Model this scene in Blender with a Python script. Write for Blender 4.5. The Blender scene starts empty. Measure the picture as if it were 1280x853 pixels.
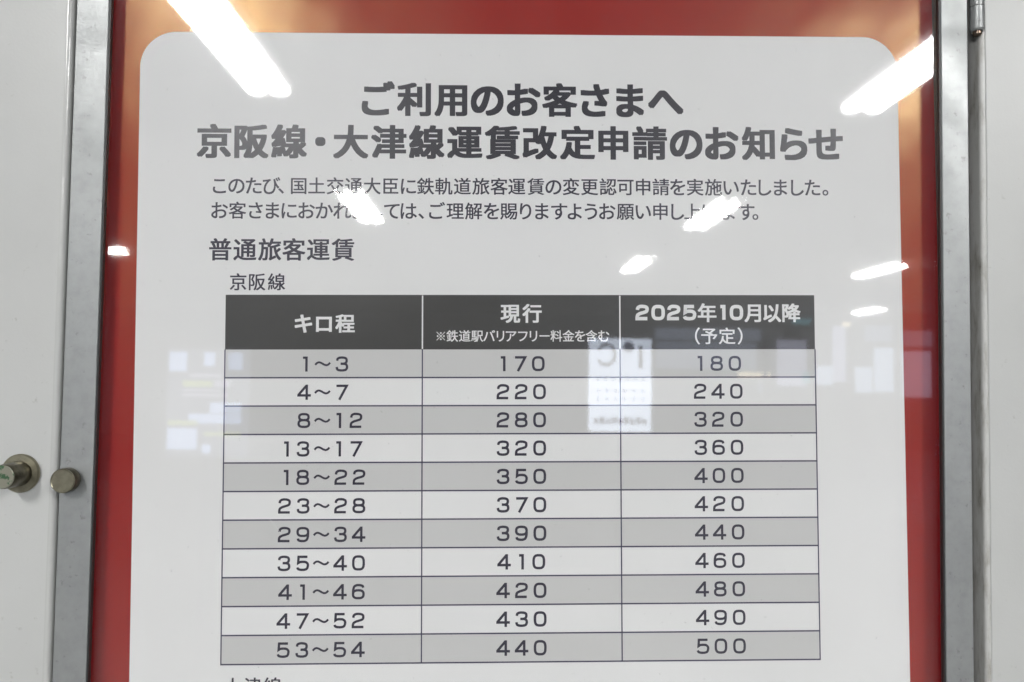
import bpy, math, random
from mathutils import Vector, Matrix

S = bpy.context.scene
COL = S.collection
# ------------------------------------------------------------------ camera
cam_d = bpy.data.cameras.new("camera")
cam = bpy.data.objects.new("camera", cam_d)
COL.objects.link(cam)
RX = Vector((0.99968507, -0.02119562, 0.01343561))
UP = Vector((-0.01428597, -0.04049192, 0.99907773))
FW = Vector((0.02063203, 0.99895503, 0.04078197))
m = Matrix.Identity(4)
for i in range(3):
    m[i][0], m[i][1], m[i][2] = RX[i], UP[i], -FW[i]
m[0][3], m[1][3], m[2][3] = 0.0, -0.69, 1.5
cam.matrix_world = m
cam_d.sensor_width = 36.0
cam_d.lens = 28.125
cam_d.clip_start = 0.01
cam_d.clip_end = 200
cam_d.dof.use_dof = True
cam_d.dof.focus_distance = 0.69
cam_d.dof.aperture_fstop = 9.0
S.camera = cam
# ------------------------------------------------------------------ world and exposure
W = bpy.data.worlds.new("World")
S.world = W
W.use_nodes = True
W.node_tree.nodes["Background"].inputs[0].default_value = (0.86, 0.93, 1.0, 1)
W.node_tree.nodes["Background"].inputs[1].default_value = 0.44
S.view_settings.view_transform = 'Standard'
S.view_settings.look = 'None'
S.view_settings.exposure = 0.0
S.view_settings.gamma = 1.0
S.cycles.use_denoising = True
S.cycles.max_bounces = 10
S.cycles.transparent_max_bounces = 16
S.cycles.caustics_reflective = False
LAMP = 118.0


# ------------------------------------------------------------------ materials
class NT:
    def __init__(self, name):
        self.m = bpy.data.materials.new(name)
        self.m.use_nodes = True
        self.t = self.m.node_tree
        self.b = self.t.nodes["Principled BSDF"]

    def n(self, kind, **kw):
        x = self.t.nodes.new(kind)
        for k, v in kw.items():
            if k in x.inputs:
                x.inputs[k].default_value = v
            else:
                setattr(x, k, v)
        return x

    def l(self, a, b):
        self.t.links.new(a, b)

    def coord(self, scale=(1, 1, 1)):
        g = self.n("ShaderNodeNewGeometry")
        mp = self.n("ShaderNodeMapping")
        mp.inputs["Scale"].default_value = scale
        self.l(g.outputs["Position"], mp.inputs["Vector"])
        return mp.outputs[0]

    def noise(self, scale, detail=4, rough=.55, stretch=(1, 1, 1)):
        x = self.n("ShaderNodeTexNoise", Scale=scale, Detail=detail, Roughness=rough)
        self.l(self.coord(stretch), x.inputs["Vector"])
        return x.outputs["Fac"]

    def ramp(self, src, stops):
        r = self.n("ShaderNodeValToRGB")
        e = r.color_ramp.elements
        while len(e) < len(stops):
            e.new(.5)
        for k, (p, c) in enumerate(stops):
            e[k].position = p
            e[k].color = (*c, 1) if len(c) == 3 else c
        self.l(src, r.inputs[0])
        return r.outputs[0]

    def mix(self, fac, a, b, mode='MIX'):
        x = self.n("ShaderNodeMix", data_type='RGBA', blend_type=mode)
        for s, v in ((x.inputs[0], fac), (x.inputs[6], a), (x.inputs[7], b)):
            if hasattr(v, "links"):
                self.l(v, s)
            elif isinstance(v, (int, float)):
                s.default_value = v
            else:
                s.default_value = (*v, 1)
        return x.outputs[2]

    def bump(self, src, strength, dist):
        x = self.n("ShaderNodeBump", Strength=strength, Distance=dist)
        self.l(src, x.inputs["Height"])
        self.l(x.outputs[0], self.b.inputs["Normal"])


def plain(name, col, rough=.5, metal=0., spec=.5):
    k = NT(name)
    k.b.inputs["Base Color"].default_value = (*col, 1)
    k.b.inputs["Roughness"].default_value = rough
    k.b.inputs["Metallic"].default_value = metal
    k.b.inputs["Specular IOR Level"].default_value = spec
    return k


def emit(name, col, s):
    k = NT(name)
    k.b.inputs["Base Color"].default_value = (0, 0, 0, 1)
    k.b.inputs["Emission Color"].default_value = (*col, 1)
    k.b.inputs["Emission Strength"].default_value = s
    return k.m


def ink(name, col, rough=.34, spec=.5, tint=(1, 1, 1), wave=.10):
    k = plain(name, col, rough, 0, spec)
    k.b.inputs["Specular Tint"].default_value = (*tint, 1)
    k.bump(k.noise(5, 3, .5), wave, .02)
    return k.m


def painted_steel():
    k = plain("white_painted_steel", (.62, .625, .61), .38)
    big = k.noise(3.1, 5, .6)
    c = k.ramp(big, [(.3, (.50, .505, .492)), (.7, (.575, .58, .566))])
    spots = k.ramp(k.noise(120, 4, .6), [(.645, (0, 0, 0)), (.75, (.8, .8, .8))])
    patch = k.ramp(k.noise(7, 3, .6), [(.46, (0, 0, 0)), (.60, (1, 1, 1))])
    f = k.mix(1.0, spots, patch, 'MULTIPLY')
    c = k.mix(f, c, (.34, .34, .31))
    k.l(c, k.b.inputs["Base Color"])
    k.bump(k.noise(420, 2, .5), .12, .0006)
    return k.m


def edge_steel():
    k = plain("grimy_painted_edge", (.6, .6, .58), .35)
    g = k.noise(90, 6, .7, (1, 1, .22))
    c = k.ramp(g, [(.28, (.15, .135, .10)), (.39, (.40, .39, .36)), (.52, (.55, .55, .53))])
    k.l(c, k.b.inputs["Base Color"])
    return k.m


def steel():
    k = plain("galvanised_steel", (.6, .61, .61), .42, .55)
    a = k.noise(85, 6, .7)
    c = k.ramp(a, [(.25, (.30, .31, .308)), (.5, (.345, .355, .353)), (.78, (.375, .385, .385))])
    d = k.ramp(k.noise(150, 3, .6), [(.64, (0, 0, 0)), (.76, (.6, .6, .6))])
    c = k.mix(d, c, (.17, .17, .155))
    k.l(c, k.b.inputs["Base Color"])
    r = k.ramp(k.noise(24, 4), [(.3, (.34, .34, .34)), (.7, (.52, .52, .52))])
    k.l(r, k.b.inputs["Roughness"])
    k.bump(k.noise(260, 3, .6), .08, .0005)
    return k.m


def glass():
    k = NT("glass")
    t = k.t
    t.nodes.remove(k.b)
    out = [x for x in t.nodes if x.type == 'OUTPUT_MATERIAL'][0]
    g = k.n("ShaderNodeNewGeometry")
    dot = k.n("ShaderNodeVectorMath", operation='DOT_PRODUCT')
    k.l(g.outputs["Incoming"], dot.inputs[0])
    k.l(g.outputs["Normal"], dot.inputs[1])
    ab = k.n("ShaderNodeMath", operation='ABSOLUTE')
    k.l(dot.outputs["Value"], ab.inputs[0])
    om = k.n("ShaderNodeMath", operation='SUBTRACT')
    om.inputs[0].default_value = 1
    k.l(ab.outputs[0], om.inputs[1])
    pw = k.n("ShaderNodeMath", operation='POWER')
    k.l(om.outputs[0], pw.inputs[0])
    pw.inputs[1].default_value = 5
    ma = k.n("ShaderNodeMath", operation='MULTIPLY_ADD')
    k.l(pw.outputs[0], ma.inputs[0])
    ma.inputs[1].default_value = .96
    ma.inputs[2].default_value = .04
    tr = k.n("ShaderNodeBsdfTransparent")
    gl = k.n("ShaderNodeBsdfGlossy")
    gl.inputs["Roughness"].default_value = 0.027
    mx = k.n("ShaderNodeMixShader")
    k.l(ma.outputs[0], mx.inputs[0])
    k.l(tr.outputs[0], mx.inputs[1])
    k.l(gl.outputs[0], mx.inputs[2])
    # a thin film of dust and wiped smears
    df = k.n("ShaderNodeBsdfDiffuse", Color=(.8, .8, .8, 1))
    sm = k.ramp(k.noise(3.2, 6, .62, (1, 1, .45)), [(.40, (0, 0, 0)), (.75, (.022, .022, .022))])
    sp = k.ramp(k.noise(260, 2, .5), [(.74, (0, 0, 0)), (.80, (.10, .10, .10))])
    ad = k.n("ShaderNodeMath", operation='ADD')
    k.l(sm, ad.inputs[0])
    k.l(sp, ad.inputs[1])
    m2 = k.n("ShaderNodeMixShader")
    k.l(ad.outputs[0], m2.inputs[0])
    k.l(mx.outputs[0], m2.inputs[1])
    k.l(df.outputs[0], m2.inputs[2])
    k.l(m2.outputs[0], out.inputs["Surface"])
    return k.m


def brass(name, a, b):
    k = plain(name, a, .30, .8)
    c = k.ramp(k.noise(170, 4, .6), [(.35, b), (.6, a)])
    k.l(c, k.b.inputs["Base Color"])
    return k.m


def paint_flecked():
    k = plain("brass_with_green_paint", (.42, .40, .31), .4, .5)
    f = k.ramp(k.noise(210, 3, .6), [(.52, (0, 0, 0)), (.60, (1, 1, 1))])
    c = k.mix(f, (.29, .285, .225), (.06, .13, .065))
    k.l(c, k.b.inputs["Base Color"])
    return k.m


M = dict(
    paint=painted_steel(), edge=edge_steel(), steel=steel(), glass=glass(),
    glossedge=plain("glossy_painted_edge", (.54, .545, .53), .16).m,
    rubber=plain("black_rubber", (.022, .022, .022), .45).m,
    dark=plain("dark_gap_shade", (.05, .05, .048), .7).m,  # deep shade of the gaps beside the case, put into the colour
    brass=brass("tarnished_brass", (.31, .29, .21), (.25, .23, .165)),
    bronze=brass("dark_bronze", (.13, .12, .085), (.075, .068, .048)),
    oxide=brass("oxidised_pin", (.20, .15, .11), (.13, .10, .08)),
    fleck=paint_flecked(),
    red=ink("red_print", (.31, .009, .013), .25, .55, (1.0, .80, .36), .22),
    white=None,
    grey=plain("grey_print", (.635, .635, .628), .6, 0, .15).m,
    black=ink("black_ink", (.017, .015, .026), .29, .44),
    blackbody=ink("thin_black_ink", (.022, .018, .040), .31, .40),
    header=ink("charcoal_print", (.044, .043, .041), .31, .42),
    line=plain("rule_ink", (.035, .030, .075), .45).m,
    paperwhite=plain("white_lettering", (.86, .86, .86), .6, 0, .15).m,
    ceiling=plain("ceiling_paint", (.45, .46, .46), .7).m,
    floor=plain("floor_tiles", (.20, .20, .195), .35).m,
    farwall=plain("far_wall_paint", (.30, .31, .32), .6).m,
    lampbody=plain("lamp_white_enamel", (.8, .8, .8), .4).m,
    tube=emit("fluorescent_tube", (1.0, .995, .985), LAMP),
    daylight=emit("daylit_glazing", (.68, .79, 1.0), 3.0),
    screen=emit("lit_sign_face", (.76, .84, 1.0), 7.2),
    signdark=plain("sign_print", (.05, .05, .06), .6).m,
    signblue=plain("sign_blue_print", (.08, .12, .42), .6).m,
    post=plain("post_metal", (.3, .31, .32), .45, .4).m,
    scratch=plain("glass_scratch", (.75, .76, .76), .6).m,
    boardface=emit("dim_backlit_board", (.74, .79, 1.0), .9),
    glow_dim=emit("dim_blue_glazing", (.64, .74, 1.0), 1.2),
    glow_lilac=emit("lilac_lit_panel", (.74, .76, 1.0), 2.3),
    glow_warm=emit("warm_counter_lamp", (1.0, .86, .62), 5.0),
    glow_cyan=emit("cyan_screen", (.35, .85, 1.0), 1.6),
    lit_blue=emit("lit_blue_white_print", (.58, .70, 1.0), 4.2),
    lit_green=emit("lit_yellow_green_print", (.80, .92, .35), 2.34),
    lit_lilac=emit("lit_pale_lilac_print", (.85, .82, 1.0), 2.34),
)
k = plain("notice_paper", (.80, .80, .795), .62, 0, .12)
c = k.ramp(k.noise(4, 4), [(.3, (.835, .838, .836)), (.7, (.862, .862, .856))])
k.l(c, k.b.inputs["Base Color"])
k.bump(k.noise(6, 3), .55, .014)
M["white"] = k.m


# ------------------------------------------------------------------ mesh helpers
class MB:
    def __init__(self):
        self.v, self.f = [], []

    def add(self, vs, fs):
        b = len(self.v)
        self.v += [tuple(p) for p in vs]
        self.f += [tuple(i + b for i in q) for q in fs]
        return self

    def box(self, x0, x1, y0, y1, z0, z1):
        vs = [(x, y, z) for x in (x0, x1) for y in (y0, y1) for z in (z0, z1)]
        return self.add(vs, [(0, 1, 3, 2), (4, 6, 7, 5), (0, 4, 5, 1), (2, 3, 7, 6), (0, 2, 6, 4), (1, 5, 7, 3)])

    def lathe(self, c, axis, prof, n=48):
        """prof: (radius, distance along axis) pairs, capped when the radius is 0"""
        a = Vector(axis).normalized()
        u = a.orthogonal().normalized()
        w = a.cross(u)
        vs, fs = [], []
        for r, h in prof:
            for i in range(n):
                t = 2 * math.pi * i / n
                vs.append(Vector(c) + a * h + (u * math.cos(t) + w * math.sin(t)) * r)
        for j in range(len(prof) - 1):
            for i in range(n):
                i2 = (i + 1) % n
                fs.append((j * n + i, j * n + i2, (j + 1) * n + i2, (j + 1) * n + i))
        fs.append(tuple(range(n - 1, -1, -1)))
        fs.append(tuple(range((len(prof) - 1) * n, len(prof) * n)))
        return self.add(vs, fs)

    def rect(self, x0, x1, z0, z1, y):
        return self.add([(x0, y, z0), (x1, y, z0), (x1, y, z1), (x0, y, z1)], [(0, 1, 2, 3)])

    def build(self, name, mat, parent=None, smooth=False, bevel=0):
        me = bpy.data.meshes.new(name)
        me.from_pydata(self.v, [], self.f)
        me.update()
        me.materials.append(mat)
        o = bpy.data.objects.new(name, me)
        COL.objects.link(o)
        if parent:
            o.parent = parent
        if smooth:
            me.polygons.foreach_set("use_smooth", [True] * len(me.polygons))
            me.set_sharp_from_angle(angle=math.radians(35))
        if bevel:
            b = o.modifiers.new("bevel", 'BEVEL')
            b.width = bevel
            b.segments = 3
            b.limit_method = 'ANGLE'
        return o


def empty(name, loc, rot_y=0.0):
    o = bpy.data.objects.new(name, None)
    o.empty_display_size = .05
    o.location = loc
    o.rotation_euler = (0, rot_y, 0)
    COL.objects.link(o)
    return o


def tag(o, label=None, cat=None, group=None, kind=None):
    for key, v in (("label", label), ("category", cat), ("group", group), ("kind", kind)):
        if v:
            o[key] = v
    return o


def stroke(mb, path, w, ox, oz, sx, sz, y):
    closed = path[-1] == 'closed'
    P = [(ox + a * sx, oz + b * sz) for a, b in (path[:-1] if closed else path)]
    n = len(P)
    Lp, Rp = [], []
    for i in range(n):
        pv = P[(i - 1) % n] if (closed or i > 0) else None
        nx = P[(i + 1) % n] if (closed or i < n - 1) else None
        ds = []
        for a, b in ((pv, P[i]), (P[i], nx)):
            if a and b:
                d = Vector((b[0] - a[0], b[1] - a[1]))
                if d.length > 1e-9:
                    ds.append(d.normalized())
        t = (ds[0] + ds[-1])
        t = t.normalized() if t.length > 1e-6 else ds[0]
        nrm = Vector((-t.y, t.x))
        k = w / 2 / max(.35, abs(nrm.dot(Vector((-ds[0].y, ds[0].x)))))
        Lp.append((P[i][0] + nrm.x * k, P[i][1] + nrm.y * k))
        Rp.append((P[i][0] - nrm.x * k, P[i][1] - nrm.y * k))
    vs = [(a / 1000, y, b / 1000) for a, b in Lp] + [(a / 1000, y, b / 1000) for a, b in Rp]
    fs = [(i, (i + 1) % n, n + (i + 1) % n, n + i) for i in range(n if closed else n - 1)]
    mb.add(vs, fs)


# ------------------------------------------------------------------ the hall the glass reflects
Z0 = 1.5
tag(MB().box(-9, 14, -18, .10, -.1, 0).build("floor", M["floor"]), kind="structure")
tag(MB().box(-9, 14, -18, .10, 2.9, 3.0).build("ceiling", M["ceiling"]), kind="structure")
tag(MB().box(-9, 14, .052, .10, .002, 2.898).build("wall", M["dark"]), kind="structure")
tag(MB().box(-9, 14, -18.2, -18, 0, 2.9).build("far_wall", M["farwall"]), kind="structure")

# ------------------------------------------------------------------ side panels of the wall
ZB, ZT = Z0 - .74, Z0 + .46          # the notice case


def rounded_panel(x0, x1, z0, z1, y0, y1, side, r=.004):
    """flat panel; the vertical edge next to the case (side = +1 right, -1 left) is rolled"""
    e = x1 if side > 0 else x0
    o = x0 if side > 0 else x1
    prof = [(o, y1), (o, y0)]
    for i in range(9):
        t = math.pi / 2 * i / 8
        prof.append((e - side * r + side * r * math.sin(t), y0 + r - r * math.cos(t)))
    prof.append((e, y1))
    n = len(prof)
    vs = [(x, y, z0) for x, y in prof] + [(x, y, z1) for x, y in prof]
    fs = [(i, (i + 1) % n, n + (i + 1) % n, n + i) for i in range(n)]
    fs += [tuple(range(n)), tuple(range(2 * n - 1, n - 1, -1))]
    return MB().add(vs, fs)


left = tag(empty("wall_panel", (-.70, .05, .05)), "plain white painted steel panel left of the notice case, with a round brass lock on it", "wall panel")
L = lambda o, root: setattr(o, "matrix_parent_inverse", Matrix.Translation(-Vector(root.location)))
p = rounded_panel(-1.6, -.3625, .05, 2.88, -.0235, .05, 1, .0008).build("panel_sheet", M["paint"], left, True)
L(p, left)
p = rounded_panel(-.3623, -.3576, .05, 2.88, -.0250, .05, 1, .0040).build("rolled_edge", M["glossedge"], left, True)
L(p, left)
lx, lz = -.3858, Z0 - .0865
fl = MB().lathe((lx, -.0245, lz), (0, -1, 0), [(.0157, 0), (.0157, .0016), (.0148, .0028), (.0106, .0030), (.0104, .0018)]).build("lock_flange", M["brass"], left, True)
L(fl, left)
st = MB().lathe((lx, -.0262, lz), (0, -1, 0), [(.0098, 0), (.0098, .021), (.0092, .0225)]).build("lock_stud", M["bronze"], left, True)
L(st, left)
fc = MB().lathe((lx, -.0488, lz), (0, -1, 0), [(.0091, 0), (.0091, .0008), (.0086, .0012)]).build("stud_face", M["fleck"], st, True)

right = tag(empty("wall_panel", (.75, .05, .05)), "plain white painted steel panel right of the case, its rolled edge streaked with brown grime", "wall panel")
p = rounded_panel(.4158, 1.8, .05, 2.88, -.024, .05, -1, .0012).build("panel_sheet", M["paint"], right, True)
L(p, right)
p = rounded_panel(.4112, .4156, .05, 2.88, -.0236, .05, -1, .0030).build("rolled_edge", M["edge"], right, True)
L(p, right)

# ------------------------------------------------------------------ notice case
case = tag(empty("notice_case", (.0225, .05, Z0)), "grey steel framed glass notice case between the two white wall panels", "notice case")


def cp(mb, name, mat, parent=None, **kw):
    o = mb.build(name, mat, parent or case, **kw)
    L(o, case)
    return o


XL0, XL1, XR0, XR1 = -.3561, -.3290, .3788, .4022
cp(MB().box(XL0, XL1, -.022, -.0134, ZB, ZT), "stile", M["steel"], bevel=.0009)
cp(MB().box(XR0, XR1, -.022, -.0134, ZB, ZT), "stile", M["steel"], bevel=.0009)
cp(MB().box(XL1, XR0, -.0218, -.0134, ZT - .045, ZT), "rail", M["steel"], bevel=.0009)
cp(MB().box(XL1, XR0, -.0218, -.0134, ZB, ZB + .045), "rail", M["steel"], bevel=.0009)
g = MB()
gx0, gx1, gz0, gz1 = XL1 + .0001, XR0 - .0001, ZB + .0451, ZT - .0451
for (a, b, c_, d) in ((gx0, gx0 + .0013, gz0, gz1), (gx1 - .0013, gx1, gz0, gz1), (gx0 + .0013, gx1 - .0013, gz0, gz0 + .0013), (gx0 + .0013, gx1 - .0013, gz1 - .0013, gz1)):
    g.box(a, b, -.0212, -.0168, c_, d)
cp(g, "gasket", M["rubber"])
cp(MB().box(gx0 + .0015, gx1 - .0015, -.0166, -.0136, gz0 + .0015, gz1 - .0015), "glass_pane", M["glass"])
for pts_ in (((254.6, 1753.8), (254.2, 1738.0), (253.1, 1723.1)), ((244.8, 1646.8), (243.4, 1633.0), (240.7, 1619.9)),
             ((-118.7, 1604.9), (-110.0, 1610.8), (-102.1, 1614.0)), ((316.1, 1407.8), (314.6, 1368.9)), ((-190.0, 1382.7), (-175.0, 1364.4))):
    sc_ = MB()
    stroke(sc_, list(pts_), .22, 0, 0, 1, 1, -.01668)
    cp(sc_, "scratch", M["scratch"])
cp(MB().box(XL0 + .003, XR1 - .003, -.0042, .045, ZB + .003, ZT - .003), "back_board", M["dark"])
for a, b in ((XL0 + .0004, XL0 + .0044), (XR1 - .0044, XR1 - .0004)):  # unseen strips added behind the stiles to stop light leaking in sideways
    cp(MB().box(a, b, -.0133, -.0043, ZB + .003, ZT - .003), "case_side_light_stop", M["dark"])
# pull knob on the left stile
kx, kz = -.3470, Z0 - .0912
kb = cp(MB().lathe((kx, -.0222, kz), (0, -1, 0), [(.0086, 0), (.0086, .0030), (.0100, .0036), (.0100, .0108), (.0094, .0118)]), "pull_knob", M["bronze"], smooth=True)
o = MB().lathe((kx, -.0341, kz), (0, -1, 0), [(.0097, -.0012), (.0097, .0002), (.0091, .0008), (.0087, .0005)]).build("knob_face", M["brass"], kb, True)
# hinge at the top of the right stile
h = MB()
h.lathe((.4095, -.0235, Z0 + .2996), (0, 0, 1), [(.0046, -.0010), (.0058, .0004), (.0058, .0200)], 32)
h.lathe((.4095, -.0235, Z0 + .3201), (0, 0, 1), [(.0058, 0), (.0058, .0300)], 32)
h.lathe((.4095, -.0235, Z0 + .3506), (0, 0, 1), [(.0058, 0), (.0058, .0200), (.0040, .0235)], 32)
hg = cp(h, "hinge", M["steel"], smooth=True)
o = MB().lathe((.4095, -.0235, Z0 + .2950), (0, 0, 1), [(.0026, 0), (.0036, .001), (.0036, .083)], 24).build("hinge_pin", M["oxide"], hg, True)

# ------------------------------------------------------------------ the poster
PHI = math.radians(0.8435)
poster = tag(empty("poster", (0, -.0055, Z0), -PHI), "red poster with a white fare notice in Japanese, behind the glass of the case", "poster")
poster.scale = (.992, 1, .992)
GLYPH = {}


def glyph(ch):
    if ch in GLYPH:
        return GLYPH[ch]
    cu = bpy.data.curves.new("t", 'FONT')
    cu.body = ch
    cu.size = 1.0
    cu.resolution_u = 5
    ob = bpy.data.objects.new("t", cu)
    COL.objects.link(ob)
    dg = bpy.context.evaluated_depsgraph_get()
    me = bpy.data.meshes.new_from_object(ob.evaluated_get(dg))
    vs = [(v.co.x, v.co.y) for v in me.vertices]
    fs = [tuple(p.vertices) for p in me.polygons]
    bpy.data.objects.remove(ob)
    bpy.data.curves.remove(cu)
    bpy.data.meshes.remove(me)
    xs = [v[0] for v in vs]
    ys = [v[1] for v in vs]
    GLYPH[ch] = (vs, fs, min(xs), max(xs), min(ys), max(ys))
    return GLYPH[ch]


def is_kana(ch):
    return 0x3041 <= ord(ch) <= 0x30ff and ch not in "ー・"


MID = .38


def print_line(name, chars, xs, z, ink_h, mat, parent, dx=0., dy=0., kana=1.05, y=-.00030, zslope=0.):
    """one printed line: every character is centred on its own x (mm, poster space)"""
    r = glyph("国")
    em = (ink_h - 2 * dy) / (r[5] - r[4])
    mb = MB()
    for ch, x in zip(chars, xs):
        vs, fs, x0, x1, y0, y1 = glyph(ch)
        s = em * (kana if is_kana(ch) else 1.0)
        cx = (x0 + x1) / 2
        kdx = dx
        kdy = max(dy, dx * .85) if is_kana(ch) else dy
        shifts = [(0, 0)]
        if dx > 0:
            shifts += [(a * kdx * .92, b * kdy * .92) for a in (-1, 0, 1) for b in (-1, 0, 1) if a or b]
        zz = z + zslope * x
        for q, (sx, sy) in enumerate(shifts):
            mb.add([((x + (vx - cx) * s + sx) / 1000, y - q * 4e-6, (zz + (vy - MID) * s + sy) / 1000) for vx, vy in vs], fs)
    return mb.build(name, mat, parent)


def spline(pts, n=7):
    out = []
    P = [pts[0]] + list(pts) + [pts[-1]]
    for i in range(1, len(P) - 2):
        p0, p1, p2, p3 = P[i - 1], P[i], P[i + 1], P[i + 2]
        for j in range(n):
            t = j / n
            out.append(tuple(.5 * (2 * p1[k] + (p2[k] - p0[k]) * t + (2 * p0[k] - 5 * p1[k] + 4 * p2[k] - p3[k]) * t * t
                                   + (3 * p1[k] - p0[k] - 3 * p2[k] + p3[k]) * t ** 3) for k in (0, 1)))
    out.append(pts[-1])
    return out


def oval(cx, cy, rx, ry, e=2.7, n=48):
    f = lambda v: math.copysign(abs(v) ** (2 / e), v)
    return [(cx + rx * f(math.cos(2 * math.pi * i / n)), cy + ry * f(math.sin(2 * math.pi * i / n))) for i in range(n)] + ['closed']


def arc_two():
    return spline([(-5.9, 3.4), (-5.3, 6.1), (-2.5, 7.85), (2.4, 7.85), (5.6, 6.6), (6.25, 4.1), (5.3, 1.5), (2.3, .2), (-2.6, -1.3), (-5.5, -3.1), (-6.3, -5.4), (-6.4, -7.85)]) + [(6.5, -7.85)]


DIG = {
    '0': [oval(0, 0, 6.4, 7.85, 3.0)],
    '1': [[(-3.0, 7.85), (1.4, 7.85), (1.4, -9.4)]],
    '2': [arc_two()],
    '3': [spline([(-5.9, 4.0), (-5.1, 6.6), (-2.2, 7.85), (2.1, 7.85), (5.1, 6.8), (5.9, 4.3), (5.0, 1.6), (2.4, .35), (-1.6, .3)]),
          spline([(-1.6, .3), (2.6, .2), (5.5, -.9), (6.4, -3.8), (5.3, -6.7), (2.3, -7.85), (-2.5, -7.85), (-5.5, -6.7), (-6.4, -3.7)])],
    '4': [[(3.2, 9.4), (3.2, -9.4)], [(2.6, 7.9), (-6.9, -3.2), (-6.9, -3.9), (8.3, -3.9)]],
    '5': [[(5.9, 7.85), (-4.9, 7.85)] + spline([(-5.4, .2), (-3.2, 1.4), (0, 1.75), (4.0, 1.3), (6.3, -.9), (6.4, -3.7), (5.2, -6.7), (2.0, -7.85), (-2.4, -7.85), (-5.4, -6.9), (-6.3, -5.0)])],
    '6': [oval(0, -3.1, 6.4, 4.75), spline([(-6.4, -3.1), (-6.2, 2.3), (-4.9, 6.2), (-1.9, 7.8), (2.2, 7.85), (5.2, 6.9), (6.0, 4.8)])],
    '7': [[(-6.5, 7.85), (6.2, 7.85), (-2.9, -9.4)]],
    '8': [oval(0, 4.2, 5.7, 3.65), oval(0, -3.7, 6.4, 4.15)],
    '9': [oval(0, 3.1, 6.4, 4.75), spline([(6.4, 3.1), (6.2, -2.3), (4.9, -6.2), (1.9, -7.8), (-2.2, -7.85), (-5.2, -6.9), (-6.0, -4.8)])],
    '~': [spline([(-9.2, -1.4), (-7, .9), (-4.4, 1.75), (-1.6, .9), (1.6, -.9), (4.4, -1.75), (7, -.9), (9.2, 1.4)])],
}


def digits(mb, chars, xs, z, hgt, w, y=-.00030, wid=1.0):
    s = hgt / 18.8
    for ch, x in zip(chars, xs):
        for q, path in enumerate(DIG[ch]):
            stroke(mb, path, w, x, z, s * wid, s, y - q * 6e-6)
    return mb


# paper and the white notice with round corners
MB().box(-.340, .388, 0, .0009, -.660, .370).build("red_sheet", M["red"], poster)
pl, pr, pt, pb, rr = -.3074, .3558, .2970, -.610, .031
pts = []
for cx, cz, a0 in ((pr - rr, pt - rr, 0), (pl + rr, pt - rr, 90), (pl + rr, pb + rr, 180), (pr - rr, pb + rr, 270)):
    for i in range(17):
        a = math.radians(a0 + 90 * i / 16)
        pts.append((cx + rr * math.cos(a), -.00015, cz + rr * math.sin(a)))
MB().add(pts, [tuple(range(len(pts)))]).build("notice_panel", M["white"], poster)

T1 = [-101.5, -70.5, -38.4, -6.7, 25.1, 56.7, 87.6, 118.4, 149.8]
T2 = [-242.9, -210.7, -178.3, -151.4, -125.1, -92.2, -59.3, -26.2, 6.4, 39.1, 72.1, 103.5, 135.4, 167.4, 198.8, 231.1, 262.3, 290.7]
P1 = [-237.7, -223.2, -208.3, -193.1, -184.8, -169.7, -154.3, -138.3, -122.3, -106.4, -90.2, -75.0, -60.2, -44.4, -28.3, -12.2, 3.6, 19.0, 35.5, 50.9, 66.4, 82.5, 98.6, 113.9, 129.3, 144.9, 159.6, 174.9, 191.0, 206.6, 221.9, 236.4, 250.1, 265.0, 278.4, 289.7]
P2 = [-237.3, -222.0, -206.4, -192.0, -177.7, -162.7, -147.5, -132.0, -117.5, -103.0, -89.3, -74.7, -63.9, -50.2, -34.5, -18.5, -3.0, 12.0, 26.6, 40.8, 55.9, 69.4, 83.5, 97.8, 113.7, 129.3, 144.3, 159.4, 172.4, 188.2, 203.7, 219.9, 227.6]
print_line("title_line", "ご利用のお客さまへ", T1, 238.8, 28.4, M["black"], poster, 1.30, .78)
print_line("title_line", "京阪線・大津線運賃改定申請のお知らせ", T2, 201.17, 28.4, M["black"], poster, 1.30, .78)
print_line("notice_line", "このたび、国土交通大臣に鉄軌道旅客運賃の変更認可申請を実施いたしました。", P1, 162.46, 14.0, M["blackbody"], poster, .21, .15)
print_line("notice_line", "お客さまにおかれましては、ご理解を賜りますようお願い申し上げます。", P2, 140.87, 14.0, M["blackbody"], poster, .21, .15)
print_line("heading_line", "普通旅客運賃", [-236.3, -215.2, -194.0, -173.3, -152.3, -131.2], 106.94, 18.4, M["blackbody"], poster, .42, .3)
print_line("line_name", "京阪線", [-220.7, -204.4, -187.9], 78.94, 13.9, M["blackbody"], poster, .22, .15)
print_line("line_name", "大津線", [-221.0, -204.2, -187.9], -263.15, 13.9, M["blackbody"], poster, .22, .15)

# fare table
x0, x1, zt, zh, zb = -231.16, 278.28, 67.81, 20.70, -245.0
c1, c2 = -62.5, 108.2
RP = (zh - zb) / 11
table = empty("fare_table", (0, 0, 0))
table.parent = poster
mm = .001
MB().rect(x0 * mm, x1 * mm, zh * mm, zt * mm, -.00022).build("header_band", M["header"], table)
for r in range(0, 11, 2):
    MB().rect(x0 * mm, x1 * mm, (zh - RP * (r + 1)) * mm, (zh - RP * r) * mm, -.00020).build("shaded_row", M["grey"], table)
for r in range(1, 12):
    z = zh - RP * r
    MB().rect((x0 - .5) * mm, (x1 + .5) * mm, (z - .62) * mm, (z + .62) * mm, -.00026).build("grid_line", M["line"], table)
for x in (x0, c1, c2, x1):
    MB().rect((x - .55) * mm, (x + .55) * mm, (zb - .5) * mm, zh * mm, -.00027).build("grid_line", M["line"], table)
for x in (c1, c2):
    MB().rect((x - .6) * mm, (x + .6) * mm, (zh + .4) * mm, (zt - .5) * mm, -.00027).build("header_divider", M["paperwhite"], table)
HW = M["paperwhite"]
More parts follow.
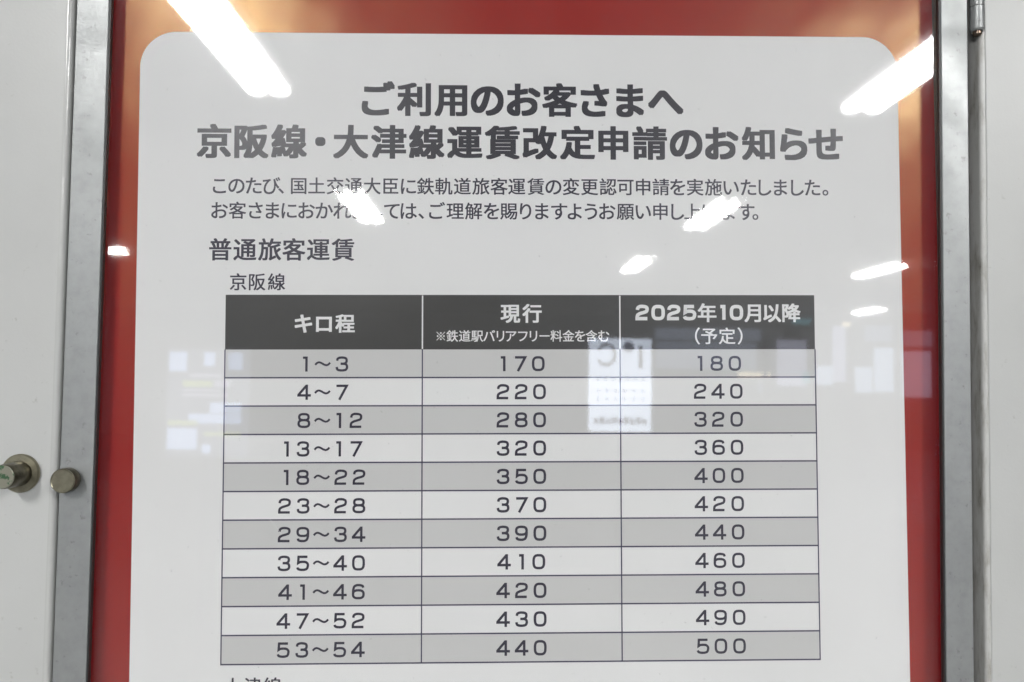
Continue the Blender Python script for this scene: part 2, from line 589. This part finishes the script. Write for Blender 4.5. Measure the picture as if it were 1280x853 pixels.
print_line("header_text", "キロ程", [-164.5, -147.0, -128.9], 43.1, 15.4, HW, table, .55, .35)
print_line("header_text", "現行", [13.3, 32.0], 51.84, 15.6, HW, table, .52, .35)
print_line("header_note", "鉄道駅バリアフリー料金を含む", [-36.8, -26.1, -15.4, -5.0, 4.7, 13.9, 24.0, 33.2, 42.8, 53.0, 63.5, 73.5, 83.4, 94.1], 32.31, 9.5, HW, table, .12, .08)
print_line("header_text", "年", [184.2], 52.38, 15.6, HW, table, .52, .35)
print_line("header_text", "月以降", [224.1, 241.1, 258.0], 52.38, 15.6, HW, table, .52, .35)
g = MB()
for sx in (-1, 1):
    stroke(g, [(-3.6, -3.6 * sx), (3.6, 3.6 * sx)], .55, -46.7, 32.2, 1, 1, -.00030 - sx * 5e-6)
for a, b in ((0, 2.7), (0, -2.7), (2.7, 0), (-2.7, 0)):
    g.add([((-46.7 + a + .75 * math.cos(t * math.pi / 6)) * mm, -.00031, (32.2 + b + .75 * math.sin(t * math.pi / 6)) * mm) for t in range(12)], [tuple(range(12))])
g.build("reference_mark", HW, table)
digits(MB(), "2025", [127.6, 141.5, 155.1, 168.8], 52.6, 12.6, 3.0, wid=1.03).build("header_number", HW, table)
digits(MB(), "10", [197.9, 209.9], 52.6, 12.6, 3.0, wid=1.03).build("header_number", HW, table)
print_line("header_text", "（予定）", [175.6, 185.9, 201.4, 212.8], 32.26, 13.6, HW, table, .22, .15)

ROWS = [("1", "3", "170", "180"), ("4", "7", "220", "240"), ("8", "12", "280", "320"), ("13", "17", "320", "360"),
        ("18", "22", "350", "400"), ("23", "28", "370", "420"), ("29", "34", "390", "440"), ("35", "40", "410", "460"),
        ("41", "46", "420", "480"), ("47", "52", "430", "490"), ("53", "54", "440", "500")]


def spaced(s, xs, pull):
    """columns of figures; a 1 is narrow and draws its neighbours in"""
    out = list(xs)
    if '1' in s and len(s) == 3:
        i = s.index('1')
        if i == 0:
            out = [xs[0] + .2, xs[1] - .8, xs[2] - 1.0]
        elif i == 1:
            out = [xs[0] + .9, xs[1], xs[2] - 1.0]
    return out


for r, (a, b, f1, f2) in enumerate(ROWS):
    z = zh - RP * (r + .5) - .35
    mb = MB()
    ax = [-163.4] if len(a) == 1 else [-179.1, -163.4]
    if len(a) == 2 and a[0] == '1':
        ax = [-178.0, -163.9]
    if a == "1":
        ax = [-162.6]
    if a == "41":
        ax = [-177.9, -163.2]
    bx = [-131.4] if len(b) == 1 else [-131.6, -116.1]
    if len(b) == 2 and b[0] == '1':
        bx = [-133.6, -119.0]
    H = 13.0
    digits(mb, a, ax, z, H, 2.05)
    digits(mb, "~", [-147.8], z + .2, H, 1.75)
    digits(mb, b, bx, z, H, 2.05)
    mb.build("distance_text", M["blackbody"], table)
    digits(MB(), f1, spaced(f1, [6.8, 22.5, 38.3], 0), z + .1, H, 2.15).build("fare_text", M["blackbody"], table)
    digits(MB(), f2, spaced(f2, [177.4, 192.9, 208.9], 0), z + .2, H, 2.05).build("fare_text", M["blackbody"], table)


# ------------------------------------------------------------------ ceiling lamps
def make_lamp():
    r = empty("ceiling_lamp", (0, 0, 2.9))
    b = MB()
    b.box(-.125, .125, -.60, .60, -.035, -.0005)
    b.add([(-.125, -.6, -.0352), (.125, -.6, -.0352), (.125, .6, -.0352), (-.125, .6, -.0352),
           (-.03, -.6, -.058), (.03, -.6, -.058), (.03, .6, -.058), (-.03, .6, -.058)],
          [(0, 4, 7, 3), (1, 2, 6, 5), (4, 5, 6, 7), (0, 1, 5, 4), (3, 7, 6, 2)])
    b.build("lamp_body", M["lampbody"], r)
    for s in (-1, 1):
        t = MB().lathe((s * .053, -.555, -.085), (0, 1, 0), [(.046, 0), (.046, 1.11)], 24)
        t.v = [(a, b, -.062 + (c_ + .085) * .5) for a, b, c_ in t.v]
        t = t.build("tube", M["tube"], r, True)
        MB().lathe((s * .053, -.592, -.066), (0, 1, 0), [(.020, 0), (.032, .004), (.032, .036)], 20).build("tube_holder", M["lampbody"], t, True)
        MB().lathe((s * .053, .556, -.066), (0, 1, 0), [(.032, 0), (.032, .032), (.020, .036)], 20).build("tube_holder", M["lampbody"], t, True)
    return r


def dup(root, loc, rz, label):
    r = root.copy()
    COL.objects.link(r)
    r.location = loc
    r.rotation_euler = (0, 0, rz)
    r["label"] = label
    for ch in list(root.children):
        c2_ = ch.copy()
        COL.objects.link(c2_)
        c2_.parent = r
        for gch in ch.children:
            d = gch.copy()
            COL.objects.link(d)
            d.parent = c2_
    return r


LAMPS = [
    (-1.10, -2.58, 0, "twin tube ceiling lamp whose long reflection crosses the top left corner of the white notice"),
    (1.80, -2.66, 0, "twin tube ceiling lamp mirrored across the top right edge of the red poster"),
    (-1.11, -5.81, 0, "ceiling lamp mirrored over the left part of the second notice line"),
    (1.78, -5.86, 0, "ceiling lamp mirrored over the right end of the second notice line"),
    (1.70, -8.90, 0, "ceiling lamp mirrored as a small slanted blot above the table's last column"),
    (4.74, -9.07, 0, "far ceiling lamp mirrored as a thin streak across the poster's right red edge"),
    (7.41, -15.0, 0, "farthest ceiling lamp, mirrored as a faint short streak right of the table's header"),
    (-4.75, -8.50, math.pi / 2, "crosswise ceiling lamp mirrored as a level white bar on the left red edge"),
]
lamp0 = make_lamp()
for i, (x, y, rz, lab) in enumerate(LAMPS):
    if i == 0:
        o = lamp0
        o.location = (x, y, 2.9)
        o["label"] = lab
    else:
        o = dup(lamp0, (x, y, 2.9), rz, lab)
    o["category"] = "ceiling lamp"
    o["group"] = "ceiling lamps mirrored in the glass"

# ------------------------------------------------------------------ lit sign mirrored over the second column rule
sg = tag(empty("lit_sign", (.89, -5.0, 0)), "lit white IC sign mirrored over the rule between the second and third columns", "sign")
MB().box(-.03, .03, -.06, -.02, 0.01, 1.10).build("post", M["post"], sg)
MB().box(-.2, .2, -.16, .1, 0.001, .012).build("base_plate", M["post"], sg)
face = MB().box(-.22, .22, -.06, 0, 1.10, 1.76).build("sign_face", M["screen"], sg, bevel=.004)
s = MB()
stroke(s, spline([(88, 78), (55, 108), (15, 112), (-18, 88), (-28, 45), (-18, 0), (15, -26), (55, -24), (88, 4)], 6), 22, 72, 1600, 1, 1, .002)
sym = MB()
stroke(s, [(0, 92), (0, -72)], 26, -142, 1620, 1, 1, .002)
s2 = MB().lathe((.055, .001, 1.70), (0, 1, 0), [(.040, 0), (.040, .002)], 24)
# the sign faces the poster, so its reading direction runs towards -x
for b_ in (s, sym):
    b_.v = [(-vx, vy, vz) for vx, vy, vz in b_.v]
sym.build("sign_letter", M["signdark"], face)
s.build("sign_letter", M["signdark"], face)
s2.build("sign_dot", M["signblue"], face, True)
random.seed(4)
for zz, n in ((1.47, 7), (1.39, 6), (1.33, 6)):
    for i in range(n):
        w = .013
        xx = -.16 + .32 * i / (n - 1)
        MB().box(xx - w, xx + w, .0005, .002, zz - .012, zz + .012).build("small_print", M["signblue"], face)
for i in range(9):
    xx = -.17 + .34 * i / 8
    MB().box(xx - .017, xx + .017, .0005, .002, 1.155, 1.19 + .012 * (i % 2)).build("small_print", M["signblue"], face)

# lit information board mirrored to the left of the table
ib = tag(empty("information_board", (-1.66, -4.0, 0)), "lit information board mirrored as pale blue blocks left of the fare table", "board")
MB().box(-.03, .03, -.05, -.015, .01, 1.0).build("post", M["post"], ib)
MB().box(-.2, .2, -.16, .1, .001, .012).build("base_plate", M["post"], ib)
bd = MB().box(-.23, .23, -.05, 0, 1.0, 1.62).build("board", M["boardface"], ib, bevel=.004)
bb, bg, bl = ("picture_block", "lit_blue"), ("heading_bar", "lit_green"), ("text_bar", "lit_lilac")


def blk(mb, x0_, x1_, z0_, z1_):
    MB().box(x0_ - .22, x1_ - .22, .0005, .002, z0_, z1_).build(mb[0], M[mb[1]], bd)


blk(bb, .0, .10, 1.49, 1.60)
blk(bb, .20, .26, 1.52, 1.60)
blk(bb, .34, .42, 1.50, 1.60)
blk(bb, .12, .42, 1.19, 1.245)
blk(bb, .24, .42, 1.25, 1.31)
blk(bb, .0, .17, 1.04, 1.16)
blk(bb, .20, .25, 1.02, 1.07)
blk(bg, .08, .25, 1.40, 1.435)
blk(bg, .0, .17, 1.18, 1.205)
blk(bg, .21, .42, 1.12, 1.14)
blk(bl, .12, .30, 1.455, 1.475)
blk(bl, .08, .34, 1.345, 1.36)
blk(bl, .08, .30, 1.375, 1.385)
blk(bl, .26, .36, 1.40, 1.44)

# daylit shop front mirrored at the right
sf = tag(empty("shop_front", (6.1, -16.0, 0)), "daylit glazed shop front mirrored as pale panes at the right of the table", "shop front")
MB().box(-3.6, 3.6, -.1, 0, 0.002, 1.02).build("plinth", M["farwall"], sf)
MB().box(-3.6, 3.6, -.1, 0, 2.62, 2.89).build("fascia", M["farwall"], sf)
random.seed(7)


def gx(px):
    return 2.68 + (px - 780) * .01694 - 6.1


def gz(py):
    return 2.62 - (py - 404) * .0167


for px in (778, 816, 955, 1015, 1064, 1122, 1176):
    MB().box(gx(px) - .05, gx(px) + .05, -.1, .03, 1.021, 2.619).build("mullion", M["post"], sf)
MB().box(-3.5, 3.5, -.30, -.27, 1.0, 2.6).build("inner_wall", M["farwall"], sf)
for name, mat, u0, u1, v0, v1, dy in (
        ("awning", "glow_dim", 820, 952, 411, 425, -.10), ("display_panel", "glow_lilac", 972, 1009, 424, 482, -.06),
        ("display_panel", "glow_lilac", 1043, 1059, 405, 476, -.10), ("window_pane", "glow_dim", 1082, 1116, 400, 424, -.04),
        ("window_pane", "daylight", 1094, 1118, 432, 488, -.06), ("window_pane", "daylight", 1021, 1042, 456, 480, -.05),
        ("window_pane", "daylight", 1070, 1092, 457, 489, -.08), ("window_pane", "glow_dim", 822, 948, 428, 462, -.14),
        ("window_pane", "glow_dim", 1128, 1168, 410, 430, -.05), ("window_pane", "glow_lilac", 1128, 1166, 436, 494, -.07),
        ("counter_light", "glow_warm", 922, 962, 465, 471, .02), ("ceiling_spot", "glow_warm", 1052, 1062, 401, 406, .02),
        ("menu_screen", "glow_cyan", 990, 1012, 397, 404, .02), ("menu_screen", "glow_cyan", 1003, 1019, 464, 478, -.02),
        ("notice_board", "signdark", 980, 1001, 410, 424, -.03), ("menu_stand", "glow_dim", 948, 956, 476, 490, .0)):
    MB().box(gx(u0), gx(u1), dy - .02, dy, gz(v1), gz(v0)).build(name, M[mat], sf)
